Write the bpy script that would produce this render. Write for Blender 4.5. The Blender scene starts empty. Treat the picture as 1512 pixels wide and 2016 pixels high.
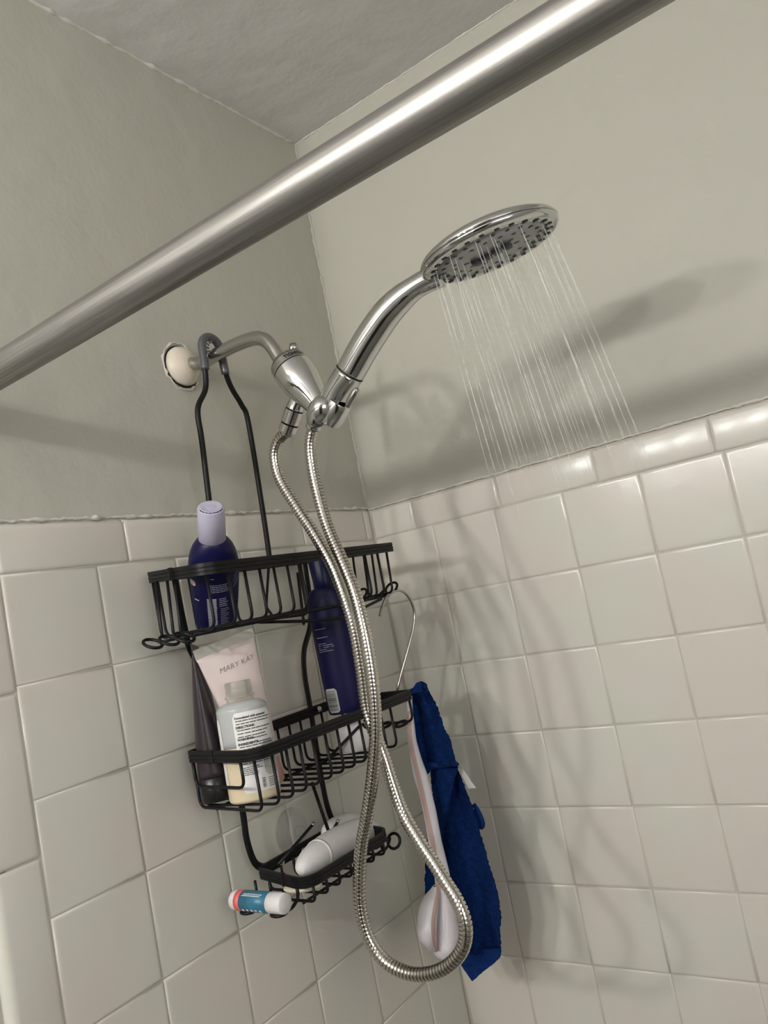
import bpy, math, random
from mathutils import Vector, Matrix, noise
random.seed(7)
C = bpy.context.scene.collection
V = Vector

# ------------------------------------------------------------------ camera
CAM = V((0.745088, -1.056838, -0.094622))
RM = Matrix(((0.7998905, 0.2206639, 0.5581062), (0.5672433, 0.0257045, -0.8231490), (-0.1959851, 0.9750111, -0.1046094)))
F = 1547.08
cd = bpy.data.cameras.new('camera'); cam = bpy.data.objects.new('camera', cd); C.objects.link(cam)
cd.sensor_fit = 'HORIZONTAL'; cd.sensor_width = 36; cd.lens = 36 * F / 1512; cd.clip_start = .01
cam.matrix_world = Matrix.Translation(CAM) @ RM.to_4x4()
bpy.context.scene.camera = cam

# ------------------------------------------------------------------ world, lights, exposure
w = bpy.data.worlds.new('world'); bpy.context.scene.world = w; w.use_nodes = True
w.node_tree.nodes['Background'].inputs[0].default_value = (.9, .95, 1, 1)
w.node_tree.nodes['Background'].inputs[1].default_value = .0
vs = bpy.context.scene.view_settings
vs.view_transform = 'Standard'; vs.look = 'None'; vs.gamma = 1; vs.use_curve_mapping = False; vs.exposure = 0.0
BULBS = [(-.03, -1.90, .33), (.27, -1.90, .33), (.57, -1.90, .33)]
BULB_W = 16.3
for b in BULBS:
    ld = bpy.data.lights.new('vanity_bulb_light', 'POINT'); ld.energy = BULB_W; ld.shadow_soft_size = .034; ld.color = (1, .985, .955)
    lo = bpy.data.objects.new('vanity_bulb_light', ld); lo.location = b; C.objects.link(lo)

wl = bpy.data.lights.new('fill_light', 'AREA'); wl.shape = 'RECTANGLE'; wl.size = .62; wl.size_y = 1.0; wl.energy = 5.8; wl.color = (.97, .985, 1)  # unseen soft fill, added to brighten the left wall and ceiling
wo = bpy.data.objects.new('fill_light', wl); wo.location = (1.535, -1.30, .08); wo.rotation_euler = (0, math.radians(90), 0); C.objects.link(wo)

def P(u, v, x=None, y=None, z=None):
    d = RM @ V(((u - 756) / F, -(v - 1008) / F, -1))
    t = (x - CAM.x) / d.x if x is not None else (y - CAM.y) / d.y if y is not None else (z - CAM.z) / d.z
    return CAM + d * t

# ------------------------------------------------------------------ helpers
class MB:
    def __init__(s): s.v = []; s.f = []
    def add(s, vs_, fs_):
        o = len(s.v); s.v += [tuple(a) for a in vs_]; s.f += [tuple(i + o for i in f) for f in fs_]; return s
def obj(name, mb, mat, parent=None, smooth=True, sharp=None):
    me = bpy.data.meshes.new(name); me.from_pydata(mb.v, [], mb.f); me.update()
    me.validate()
    if smooth: me.polygons.foreach_set('use_smooth', [True] * len(me.polygons))
    if sharp: me.set_sharp_from_angle(angle=math.radians(sharp))
    if mat: me.materials.append(mat)
    o = bpy.data.objects.new(name, me); C.objects.link(o)
    if parent: o.parent = parent; o.matrix_parent_inverse = parent.matrix_world.inverted()
    return o
def fixn(o):
    import bmesh
    bm = bmesh.new(); bm.from_mesh(o.data); bmesh.ops.recalc_face_normals(bm, faces=bm.faces); bm.to_mesh(o.data); bm.free(); return o
def thing(name, label, cat, loc=(0, 0, 0), group=None):
    o = bpy.data.objects.new(name, None); C.objects.link(o); o.location = loc; o.empty_display_size = .02
    o.matrix_world = Matrix.Translation(V(loc))
    o['label'] = label; o['category'] = cat
    if group: o['group'] = group
    return o
def tag(o, label, cat, group=None, kind=None):
    o['label'] = label; o['category'] = cat
    if group: o['group'] = group
    if kind: o['kind'] = kind
    return o

def spline(pts, n=8, closed=False):
    pts = [V(p) for p in pts]; out = []; m = len(pts)
    rng = range(m if closed else m - 1)
    for i in rng:
        if closed: a, b, c, d = pts[(i - 1) % m], pts[i], pts[(i + 1) % m], pts[(i + 2) % m]
        else: a, b, c, d = pts[max(i - 1, 0)], pts[i], pts[i + 1], pts[min(i + 2, m - 1)]
        for k in range(n):
            t = k / n
            out.append(.5 * ((2 * b) + (c - a) * t + (2 * a - 5 * b + 4 * c - d) * t * t + (3 * b - a - 3 * c + d) * t ** 3))
    if not closed: out.append(pts[-1])
    return out
def resample(pts, step):
    L = [0]
    for a, b in zip(pts, pts[1:]): L.append(L[-1] + (b - a).length)
    n = max(2, int(L[-1] / step)); out = []; j = 0
    for i in range(n + 1):
        s = L[-1] * i / n
        while j < len(L) - 2 and L[j + 1] < s: j += 1
        t = (s - L[j]) / max(L[j + 1] - L[j], 1e-9); out.append(pts[j].lerp(pts[j + 1], min(max(t, 0), 1)))
    return out
def fillet(pts, r, n=5, closed=False):
    pts = [V(p) for p in pts]; m = len(pts); out = []
    for i, p in enumerate(pts):
        if not closed and i in (0, m - 1): out.append(p); continue
        a, b = pts[(i - 1) % m], pts[(i + 1) % m]
        rr = r[i] if isinstance(r, (list, tuple)) else r
        if rr <= 0: out.append(p); continue
        da, db = (a - p), (b - p); q = min(rr, da.length * .49, db.length * .49)
        s, e = p + da.normalized() * q, p + db.normalized() * q
        for k in range(n + 1):
            t = k / n; out.append((1 - t) ** 2 * s + 2 * t * (1 - t) * p + t * t * e)
    return out
def frames(pts, up=None, closed=False):
    T = []
    m = len(pts)
    for i in range(m):
        a = pts[(i - 1) % m] if closed or i > 0 else pts[0]; b = pts[(i + 1) % m] if closed or i < m - 1 else pts[-1]
        T.append((b - a).normalized())
    fr = []
    if up is not None:
        for t in T:
            s = t.cross(V(up)).normalized(); fr.append((s, s.cross(t).normalized()))
        return fr
    n = T[0].orthogonal().normalized()
    for i, t in enumerate(T):
        n = (n - t * n.dot(t)); n = n.normalized() if n.length > 1e-6 else t.orthogonal().normalized()
        fr.append((n, t.cross(n)))
    return fr
def tube(pts, r, n=8, closed=False, up=None, rb=None, mb=None, cap=True):
    """sweep an ellipse (r, rb) along pts; r may be a list"""
    mb = mb or MB(); pts = [V(p) for p in pts]; fr = frames(pts, up, closed); vs_ = []; fs_ = []
    m = len(pts)
    for i, p in enumerate(pts):
        ra = r[i] if isinstance(r, (list, tuple)) else r
        rr = (rb[i] if isinstance(rb, (list, tuple)) else rb) if rb is not None else ra
        for k in range(n):
            a = 2 * math.pi * k / n
            vs_.append(p + fr[i][0] * (ra * math.cos(a)) + fr[i][1] * (rr * math.sin(a)))
    for i in range(m if closed else m - 1):
        j = (i + 1) % m
        for k in range(n):
            l = (k + 1) % n; fs_.append((i * n + k, i * n + l, j * n + l, j * n + k))
    if cap and not closed:
        fs_.append(tuple(range(n - 1, -1, -1))); fs_.append(tuple((m - 1) * n + k for k in range(n)))
    return mb.add(vs_, fs_)
def strip(pts, prof, closed=False, up=(0, 0, 1), mb=None):
    """sweep closed 2-D profile [(side, up)] along pts"""
    mb = mb or MB(); pts = [V(p) for p in pts]; fr = frames(pts, up, closed); n = len(prof); m = len(pts)
    vs_ = [p + fr[i][0] * a + fr[i][1] * b for i, p in enumerate(pts) for a, b in prof]; fs_ = []
    for i in range(m if closed else m - 1):
        j = (i + 1) % m
        for k in range(n): l = (k + 1) % n; fs_.append((i * n + k, i * n + l, j * n + l, j * n + k))
    if not closed: fs_.append(tuple(range(n - 1, -1, -1))); fs_.append(tuple((m - 1) * n + k for k in range(n)))
    return mb.add(vs_, fs_)
def axes(a, b, side=None):
    z = (V(b) - V(a)).normalized(); x = V(side) if side is not None else z.orthogonal()
    x = (x - z * x.dot(z)).normalized(); return x, z.cross(x), z
def lathe(a, b, prof, n=32, sx=1, sy=1, side=None, mb=None, cap=True):
    """profile [(t metres along axis from a, radius)] (or (t, rx, ry))"""
    mb = mb or MB(); x, y, z = axes(a, b, side); vs_ = []; fs_ = []; a = V(a)
    for q in prof:
        t = q[0]; rx = q[1] * sx; ry = (q[2] if len(q) > 2 else q[1]) * sy
        for k in range(n):
            an = 2 * math.pi * k / n; vs_.append(a + z * t + x * (rx * math.cos(an)) + y * (ry * math.sin(an)))
    for i in range(len(prof) - 1):
        for k in range(n): l = (k + 1) % n; fs_.append((i * n + k, i * n + l, (i + 1) * n + l, (i + 1) * n + k))
    if cap:
        fs_.append(tuple(range(n - 1, -1, -1))); fs_.append(tuple((len(prof) - 1) * n + k for k in range(n)))
    return mb.add(vs_, fs_)
def box(c, s, mb=None, R=None):
    mb = mb or MB(); c = V(c); vs_ = []
    for i in (-1, 1):
        for j in (-1, 1):
            for k in (-1, 1):
                p = V((i * s[0] / 2, j * s[1] / 2, k * s[2] / 2)); vs_.append(c + (R @ p if R else p))
    return mb.add(vs_, [(0, 1, 3, 2), (4, 6, 7, 5), (0, 4, 5, 1), (2, 3, 7, 6), (0, 2, 6, 4), (1, 5, 7, 3)])
def ball(c, r, n=12, m=8, mb=None, R=None):
    mb = mb or MB(); c = V(c); r = (r, r, r) if not isinstance(r, (tuple, list)) else r; vs_ = []; fs_ = []
    for i in range(m + 1):
        ph = math.pi * i / m
        for k in range(n):
            a = 2 * math.pi * k / n; p = V((r[0] * math.sin(ph) * math.cos(a), r[1] * math.sin(ph) * math.sin(a), r[2] * math.cos(ph)))
            vs_.append(c + (R @ p if R else p))
    for i in range(m):
        for k in range(n): l = (k + 1) % n; fs_.append((i * n + k, i * n + l, (i + 1) * n + l, (i + 1) * n + k))
    return mb.add(vs_, fs_)

# ------------------------------------------------------------------ materials
def mat(name, col, rough=.5, metal=0, bump=0, bscale=40, coat=0, spec=.5, mott=0, mscale=8, trans=0, ior=1.45, alpha=1, sss=0, bstretch=None, col2=None, detail=3, aniso=0):
    m = bpy.data.materials.new(name); m.use_nodes = True; nt = m.node_tree; b = nt.nodes['Principled BSDF']
    b.inputs['Base Color'].default_value = (*col, 1); b.inputs['Roughness'].default_value = rough; b.inputs['Metallic'].default_value = metal
    b.inputs['Coat Weight'].default_value = coat; b.inputs['Coat Roughness'].default_value = .08
    b.inputs['Specular IOR Level'].default_value = spec
    b.inputs['Transmission Weight'].default_value = trans; b.inputs['IOR'].default_value = ior; b.inputs['Alpha'].default_value = alpha
    b.inputs['Anisotropic'].default_value = aniso
    if sss: b.inputs['Subsurface Weight'].default_value = sss; b.inputs['Subsurface Scale'].default_value = .01
    ge = nt.nodes.new('ShaderNodeNewGeometry'); src = ge.outputs['Position']
    if bstretch:
        mp = nt.nodes.new('ShaderNodeMapping'); mp.inputs['Scale'].default_value = bstretch; nt.links.new(src, mp.inputs['Vector']); bsrc = mp.outputs[0]
    else: bsrc = src
    if mott or col2:
        n = nt.nodes.new('ShaderNodeTexNoise'); n.inputs['Scale'].default_value = mscale; n.inputs['Detail'].default_value = 2; nt.links.new(src if not bstretch else bsrc, n.inputs['Vector'])
        r = nt.nodes.new('ShaderNodeValToRGB'); r.color_ramp.elements[0].position = .38; r.color_ramp.elements[1].position = .62
        c2 = col2 or tuple(c * (1 - mott) for c in col)
        r.color_ramp.elements[0].color = (*col, 1); r.color_ramp.elements[1].color = (*c2, 1)
        nt.links.new(n.outputs[0], r.inputs[0]); nt.links.new(r.outputs[0], b.inputs['Base Color'])
    if bump:
        n = nt.nodes.new('ShaderNodeTexNoise'); n.inputs['Scale'].default_value = bscale; n.inputs['Detail'].default_value = detail; nt.links.new(bsrc, n.inputs['Vector'])
        bp = nt.nodes.new('ShaderNodeBump'); bp.inputs['Strength'].default_value = 1; bp.inputs['Distance'].default_value = bump
        nt.links.new(n.outputs[0], bp.inputs['Height']); nt.links.new(bp.outputs[0], b.inputs['Normal'])
    return m
PAINT = mat('wall_paint', (.50, .487, .418), .5, bump=.0034, bscale=16, detail=7, spec=.3)
ROOMP = mat('white_room_paint', (.42, .415, .40), .6)
CEILM = mat('ceiling_paint', (.62, .602, .58), .6, bump=.0055, bscale=12, detail=7, spec=.3)
TILEM = mat('glazed_tile', (.63, .622, .55), .20, bump=.00022, bscale=45, detail=2, spec=.5, col2=(.645, .60, .54), mscale=7)
GROUT = mat('grout', (.52, .48, .41), .8, bump=.0003, bscale=300)
CAULK = mat('caulk', (.62, .60, .54), .5, bump=.0006, bscale=60)
CHROME = mat('chrome', (.66, .66, .65), .035, 1, bump=.00002, bscale=60)
SATIN = mat('satin_nickel', (.50, .48, .455), .22, 1, bump=.00005, bscale=90)
BRUSH = mat('brushed_steel', (.36, .345, .325), .47, 1, bump=.00004, bscale=700, bstretch=(.02, 1, 1), mott=.22, mscale=500)
HOSEM = mat('hose_steel', (.60, .57, .52), .12, 1)
BLACK = mat('black_coating', (.006, .006, .0065), .42, bump=.00002, bscale=500, spec=.28)
BLKDK = mat('dark_gap', (.003, .003, .003), .6)
STEEL = mat('bare_steel', (.45, .42, .38), .25, 1)
SLEEVE = mat('smoky_vinyl', (.11, .115, .13), .22, trans=.35, coat=.4)
BLUEB = mat('navy_plastic', (.0052, .0045, .042), .38, spec=.28)
BLUEB2 = mat('dark_navy_plastic', (.004, .006, .04), .35, spec=.3)
LAV = mat('lavender_cap', (.43, .41, .52), .42, bump=.00005, bscale=300)
WHITE = mat('white_print', (.75, .75, .75), .5)
GREYPR = mat('grey_print', (.45, .45, .5), .5)
PINKT = mat('pink_tube_plastic', (.66, .555, .53), .3, spec=.5, bump=.0006, bscale=25)
SILV = mat('silver_crimp', (.50, .48, .43), .35, .3)
ROSE = mat('rose_cap', (.52, .24, .23), .35)
INK = mat('black_ink', (.03, .03, .03), .6)
GREYINK = mat('grey_ink', (.22, .19, .20), .6)
PAPER = mat('label_paper', (.72, .71, .69), .4)
PAPERG = mat('label_backprint', (.42, .43, .41), .4)
CREAM = mat('cream_liquid', (.64, .54, .38), .35, spec=.4)
MILKY = mat('milky_plastic', (.40, .41, .41), .3, spec=.5)
CLEARP = mat('clear_plastic', (.86, .86, .78), .12, trans=.8, ior=1.2, alpha=.6)
BROWN = mat('dark_brown_tube', (.028, .019, .023), .28, spec=.5, bump=.0008, bscale=20)
GLOSSBK = mat('glossy_black_cap', (.010, .010, .011), .3, spec=.45)
SOAPW = mat('white_plastic', (.66, .64, .63), .35, spec=.4)
SOAPB = mat('cream_soap', (.74, .68, .52), .5)
LWHITE = mat('lilac_white_plastic', (.62, .585, .62), .35)
SKINPK = mat('dusty_pink', (.46, .32, .29), .45)
TEAL = mat('teal_label', (.035, .16, .25), .35)
CORAL = mat('coral_label', (.72, .14, .13), .4)
SUCT = mat('clear_vinyl', (.75, .75, .78), .12, trans=.9, ior=1.15, alpha=.30)
TOWEL = mat('blue_terry', (.0045, .020, .098), .95, bump=.0035, bscale=420, detail=4, spec=.1, col2=(.0055, .028, .13), mscale=120)
HEM = mat('blue_hem', (.006, .027, .13), .9, bump=.001, bscale=600, spec=.1)
FACEM = mat('spray_face_grey', (.36, .37, .375), .25, .55)
NOZZ = mat('nozzle_rubber', (.045, .05, .06), .45)
DOORM = mat('added_door_dark', (.05, .035, .025), .4)  # very dark so the added panel reads black in chrome reflections
FLOORM = mat('floor_tile', (.22, .21, .19), .4, mott=.2, mscale=20)
ESC = mat('cream_escutcheon', (.74, .66, .55), .35, bump=.0004, bscale=60)
def water_mat():
    m = bpy.data.materials.new('water_stream'); m.use_nodes = True; nt = m.node_tree; nt.nodes.clear()
    o = nt.nodes.new('ShaderNodeOutputMaterial'); t = nt.nodes.new('ShaderNodeBsdfTransparent'); g = nt.nodes.new('ShaderNodeBsdfPrincipled'); mx = nt.nodes.new('ShaderNodeMixShader')
    g.inputs['Base Color'].default_value = (.85, .85, .82, 1); g.inputs['Roughness'].default_value = .15
    mx.inputs[0].default_value = .23; nt.links.new(t.outputs[0], mx.inputs[1]); nt.links.new(g.outputs[0], mx.inputs[2]); nt.links.new(mx.outputs[0], o.inputs[0]); return m
WATER = water_mat()

# ------------------------------------------------------------------ room shell
ZC = .711; ZF = -1.75; PX = -.009; PY = .009        # painted planes sit behind the tile faces
X1, Y1, XL = 1.56, -2.0, -.75
def struct(name, mb, m, **k):
    o = obj(name, mb, m, None, **k); o['kind'] = 'structure'; return o
def slab(x0, y0, z0, x1, y1, z1): return box(((x0 + x1) / 2, (y0 + y1) / 2, (z0 + z1) / 2), (x1 - x0, y1 - y0, z1 - z0))
wall_left = struct('wall_left', slab(PX - .12, -.80, ZF, PX, PY + .1, ZC), PAINT, smooth=False)
wall_back = struct('wall_back', slab(PX, PY, ZF, X1, PY + .1, ZC), PAINT, smooth=False)
ceiling = struct('ceiling', slab(XL, Y1, ZC, X1, PY, ZC + .1), CEILM, smooth=False)
struct('floor', slab(XL, Y1, ZF - .1, X1, PY, ZF), FLOORM, smooth=False)
struct('wall_right', slab(X1, Y1, ZF, X1 + .1, PY, ZC), ROOMP, smooth=False)
wf = struct('wall_front', slab(XL, Y1 - .1, ZF, X1, Y1, ZC), ROOMP, smooth=False)
struct('wall_side', slab(XL - .1, Y1, ZF, XL, -.80, ZC), ROOMP, smooth=False)
struct('wall_return', slab(XL, -.80, ZF, PX - .12, -.70, ZC), ROOMP, smooth=False)
dr = struct('added_door_1', slab(.72, Y1, ZF, 1.50, Y1 + .03, .20), DOORM, smooth=False)  # unseen, added behind the camera so the chrome reflects something dark
obj('added_door_handle', lathe((.78, Y1 + .03, -.75), (.78, Y1 + .09, -.75), [(0, .025), (.01, .025), (.012, .01), (.035, .01), (.04, .026), (.06, .026), (.065, .01)], 16), STEEL, dr)
wn = struct('added_window_1', slab(X1 - .012, -1.62, -.43, X1, -.98, .59), PAPER, smooth=False)  # unseen pane, added only to dress the fill light
for a_ in ((-1.66, -1.62, -.47, .63), (-.98, -.94, -.47, .63), (-1.62, -.98, .59, .63), (-1.62, -.98, -.47, -.43)):
    obj('added_window_frame', slab(X1 - .03, a_[0], a_[2], X1, a_[1], a_[3]), ROOMP, wn, smooth=False)  # surround of the added pane
# ragged caulk along the ceiling joints and the painted corner
def ragged(a, b, r, mseed, n=140, jit=.0025):
    rnd = random.Random(mseed); a = V(a); b = V(b); pts = []; rr = []
    for i in range(n + 1):
        t = i / n; pts.append(a.lerp(b, t) + V((rnd.uniform(-1, 1), rnd.uniform(-1, 1), rnd.uniform(-1, 1))) * jit * .35)
        rr.append(r * (.35 + 1.1 * abs(noise.noise(V((t * 30 + mseed, 0, 0)))) + .35 * rnd.random()))
    return tube(pts, rr, 6)
obj('caulk_bead', ragged((PX, -.79, ZC), (PX, 0, ZC), .0042, 3), CAULK, ceiling)
obj('caulk_bead', ragged((PX, PY, ZC), (X1, PY, ZC), .0032, 5, 220), CAULK, ceiling)
obj('caulk_bead', ragged((PX, PY, .05), (PX, PY, ZC), .0045, 9, 120), PAINT, wall_left)

obj('caulk_bead', ragged((-.0050, .002, .0505), (X1, .002, .0505), .0028, 12, 420, .0022), CAULK, wall_back)
obj('caulk_bead', ragged((-.002, -.69, .0535), (-.002, 0, .0535), .0028, 14, 200, .0022), CAULK, wall_left)
# ------------------------------------------------------------------ wall tiles, each its own object
TP = .1095
def tile_mb(wd, ht, edge=None):
    """local: u right (0..wd), v up (0..ht), depth d toward the room. edge: 'top' or 'left' bullnose"""
    g = .0006; rings = [(0, -.009), (0, -.0016), (.0009, -.0005), (.0024, -.0001), (.0048, 0)]
    vs_, fs_ = [], []
    for ins, d in rings:
        u0, u1, v0, v1 = g + ins, wd - g - ins, g + ins, ht - g - ins
        vs_ += [V((u0, v0, d)), V((u1, v0, d)), V((u1, v1, d)), V((u0, v1, d))]
    for i in range(len(rings) - 1):
        for k in range(4): l = (k + 1) % 4; fs_.append((i * 4 + k, i * 4 + l, (i + 1) * 4 + l, (i + 1) * 4 + k))
    n = (len(rings) - 1) * 4; fs_.append((n, n + 1, n + 2, n + 3))
    return vs_, fs_
def bull_mb(wd, ht, R=.0105):
    """flat trim tile whose far v edge rolls back to the wall"""
    g = .0006; cols = [(g, -.0016), (g + .0011, -.0005), (g + .004, 0), (wd - g - .004, 0), (wd - g - .0011, -.0005), (wd - g, -.0016)]
    rows = [(g, -.009), (g, -.0016), (g + .0011, -.0005), (g + .004, 0), (ht * .5, 0)]
    for k in range(7):
        a = math.pi / 2 * k / 6; rows.append((ht - R + R * math.sin(a), -R * (1 - math.cos(a))))
    rows = rows[:5] + rows[5:]
    vs_ = [V((u, v, min(du + dv, 0))) for v, dv in rows for u, du in cols]; n = len(cols)
    fs_ = [(i * n + k, i * n + k + 1, (i + 1) * n + k + 1, (i + 1) * n + k) for i in range(len(rows) - 1) for k in range(n - 1)]
    o = len(vs_)      # side skirts
    for i, (v, dv) in enumerate(rows): vs_ += [V((g, v, -.0105)), V((wd - g, v, -.0105))]
    for i in range(len(rows) - 1):
        fs_.append((i * n, (i + 1) * n, o + 2 * i + 2, o + 2 * i)); fs_.append((i * n + n - 1, o + 2 * i + 1, o + 2 * i + 3, (i + 1) * n + n - 1))
    return vs_, fs_
mesh_cache = {}
def put_tile(wall, kind, wd, ht, M, seed_):
    key = (kind, round(wd, 4), round(ht, 4))
    if key not in mesh_cache:
        vv, ff = (tile_mb if kind == 'flat' else bull_mb)(wd, ht)
        me = bpy.data.meshes.new('tile'); me.from_pydata([tuple(a) for a in vv], [], ff); me.update()
        me.polygons.foreach_set('use_smooth', [True] * len(me.polygons)); me.materials.append(TILEM); mesh_cache[key] = me
    o = bpy.data.objects.new('tile', mesh_cache[key]); C.objects.link(o)
    rnd = random.Random(seed_); J = Matrix.Translation(V((wd / 2, ht / 2, rnd.uniform(-.0003, .0002)))) @ Matrix.Rotation(math.radians(rnd.gauss(0, .28)), 4, 'X') @ Matrix.Rotation(math.radians(rnd.gauss(0, .28)), 4, 'Y') @ Matrix.Rotation(math.radians(rnd.gauss(0, .1)), 4, 'Z') @ Matrix.Translation(V((-wd / 2, -ht / 2, 0)))
    o.parent = wall; o.matrix_local = M @ J
# back wall: u=+x, v=+z, d=-y
def MBk(x, z): return Matrix(((1, 0, 0, x), (0, 0, -1, 0), (0, 1, 0, z), (0, 0, 0, 1)))
# left wall: looking at it from the room (+x), u=+y, v=+z, d=+x
def MLf(y, z): return Matrix(((0, 0, 1, 0), (1, 0, 0, y), (0, 1, 0, z), (0, 0, 0, 1)))
obj('grout', slab(PX, 0.0015, -1.35, X1, PY - .0005, .048), GROUT, wall_back, smooth=False)
obj('grout', slab(PX + .0005, -.672, -1.35, -.0015, 0.0021, .048), GROUT, wall_left, smooth=False)
x0 = .22315
xs = [0.0009, x0 - TP] + [x0 + i * TP for i in range(0, 12)]; xs.append(X1)
nid = 0
for r in range(12):
    for a, b in zip(xs, xs[1:]):
        if b - a > .01: put_tile(wall_back, 'flat', b - a, TP, MBk(a, -(r + 1) * TP), nid); nid += 1
bx = [.0009, .0830, .2345, .3868, .5425] + [.5425 + .1545 * k for k in range(1, 7)]; bx.append(X1)
for a, b in zip(bx, bx[1:]):
    if b - a > .01: put_tile(wall_back, 'bull', b - a, .0505, MBk(a, 0), nid); nid += 1
ys = [-.6375 + TP * i for i in range(6)] + [-.0009]
for r in range(12):
    for a, b in zip(ys, ys[1:]): put_tile(wall_left, 'flat', b - a, TP, MLf(a, -(r + 1) * TP), nid); nid += 1
by = [-.6375, -.4842, -.3292, -.1741, -.0178, -.0009]
for a, b in zip(by, by[1:]): put_tile(wall_left, 'bull', b - a, .0535, MLf(a, 0), nid); nid += 1
# edge column: bullnose on its side (rolled edge toward -y): u=+z... v=-y
def MEd(y, z): return Matrix(((0, 0, 1, 0), (0, -1, 0, y), (1, 0, 0, z), (0, 0, 0, 1)))
ez = [.0535, .0389 - .155 * 0, ]
ez = [.0535] + [.0389 - .1552 * (k + 1) + .0 for k in range(0, 9)]
for a, b in zip(ez, ez[1:]): put_tile(wall_left, 'bull', a - b, .0505, MEd(-.6375, b), nid); nid += 1

# ------------------------------------------------------------------ vanity light (behind the camera)
vl = thing('vanity_light', 'brushed bar light with three round frosted bulbs above the vanity', 'light', (.27, Y1, .33))
obj('backplate', slab(-.22, Y1, .29, .76, Y1 + .02, .37), BRUSH, vl, smooth=False)
for b in BULBS:
    obj('socket', lathe((b[0], Y1 + .02, b[2]), (b[0], Y1 + .05, b[2]), [(0, .02), (.02, .02), (.026, .012)], 16), BRUSH, vl)

# ------------------------------------------------------------------ shower rod
RY, RZ, RR = -.67, .170, .0150
rod = thing('shower_rod', 'brushed steel curtain rod running diagonally across the top of the view', 'shower rod', (PX, RY, RZ))
obj('tube', tube([(PX + .004, RY, RZ), (X1 - .004, RY, RZ - .003)], RR, 48), BRUSH, rod, sharp=40)
for xx, s in ((PX, 1), (X1, -1)):
    obj('flange', lathe((xx, RY, RZ), (xx + s, RY, RZ), [(0, .03), (.004, .03), (.010, .024), (.020, .018), (.022, .0152)], 32), BRUSH, rod)

# ------------------------------------------------------------------ shower arm
YA = -.3424
arm = thing('shower_pipe', 'bent satin metal shower arm coming out of the painted wall', 'shower arm', (PX, YA, .2576))
apx = [(398, 713), (430, 696), (462, 680), (490, 669), (508, 666), (524, 671), (537, 684), (548, 702), (560, 721)]
apts = [V((PX, YA, .2590))] + [P(u, v, y=YA) for u, v in apx]
obj('pipe', tube(resample(spline(apts, 8), .004), .0088, 20), SATIN, arm)
e0 = V((PX, YA - .004, .2545))
esc = obj('escutcheon', lathe(e0, e0 + V((1, 0, 0)), [(0, .0265), (.004, .0268), (.009, .0245), (.014, .019), (.017, .012), (.018, .0095)], 28), ESC, arm)
rnd = random.Random(4); mbk = MB(); ringp = []
for k in range(40):
    a = 2 * math.pi * k / 40; q = .0295 + rnd.uniform(-.0015, .0022); ringp.append(e0 + V((rnd.uniform(0, .0015), q * math.cos(a), q * 1.08 * math.sin(a))))
obj('torn_plaster', tube(ringp, [rnd.uniform(.0008, .0026) for _ in ringp], 6, closed=True), CAULK, arm)
mbk = MB(); n = 40
mbk.add([e0 + V((.0006, .0282 * math.cos(2 * math.pi * k / n), .0292 * math.sin(2 * math.pi * k / n))) for k in range(n)], [tuple(range(n))])
obj('wall_opening', mbk, BLKDK, arm)

# ------------------------------------------------------------------ diverter with bracket
dA, dB = P(559, 706, y=YA), P(632, 806, y=YA)
div = thing('shower_diverter', 'chrome diverter valve threaded on the shower arm, hand-tighten collar on top', 'diverter', dA)
DL = (dB - dA).length
obj('collar', lathe(dA, dB, [(-.001, .0095), (0, .0125), (.003, .0180), (.0065, .0212), (.0080, .0220)], 40), SATIN, div, sharp=40)
obj('collar_band', lathe(dA, dB, [(.0088, .0215), (.0090, .0225), (.0185, .0235), (.0188, .0228)], 48), SATIN, div, sharp=30)
obj('seam_gap', lathe(dA, dB, [(.0078, .0217), (.0200, .0228)], 48), BLKDK, div)
obj('body', lathe(dA, dB, [(.0200, .0228), (.0202, .0237), (.030, .0239), (.042, .0230), (.055, .0203), (.068, .0168), (.080, .0142), (DL, .0130)], 48), CHROME, div, sharp=35)
dz = (dB - dA).normalized()
side_cam = (CAM - dA); side_cam = (side_cam - dz * side_cam.dot(dz)).normalized()
dx = side_cam; dy = dz.cross(dx)
tabdir = (dx * .25 - dy * .97).normalized()
if (RM.transposed() @ tabdir).x < 0: tabdir = (dx * .25 + dy * .97).normalized()
tp = dA + dz * .0015 + tabdir * .0165
obj('collar_tab', tube([tp, tp - dz * .004 + tabdir * .002, tp - dz * .0075 + tabdir * .0035], [.0065, .0055, .0042], 10, rb=[.0042, .0036, .0028]), SATIN, div)
oA, oB = P(590, 778, y=YA), P(564, 853, y=YA)
OL = (oB - oA).length
obj('outlet', lathe(oA, oB, [(0, .0100), (.010, .0102), (.0172, .0112), (.0178, .0108)], 32), CHROME, div, sharp=25)
obj('outlet_nut', lathe(oA, oB, [(.0190, .0112), (.0192, .0118), (OL - .0135, .0112), (OL - .0132, .0106)], 32), CHROME, div, sharp=25)
obj('outlet_ring', lathe(oA, oB, [(OL - .0118, .0108), (OL - .0115, .0116), (OL - .003, .0112), (OL, .0085)], 32), CHROME, div, sharp=25)
obj('gasket', lathe(oA, oB, [(.0172, .0108), (OL - .0112, .0106)], 28), BLKDK, div)
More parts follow.
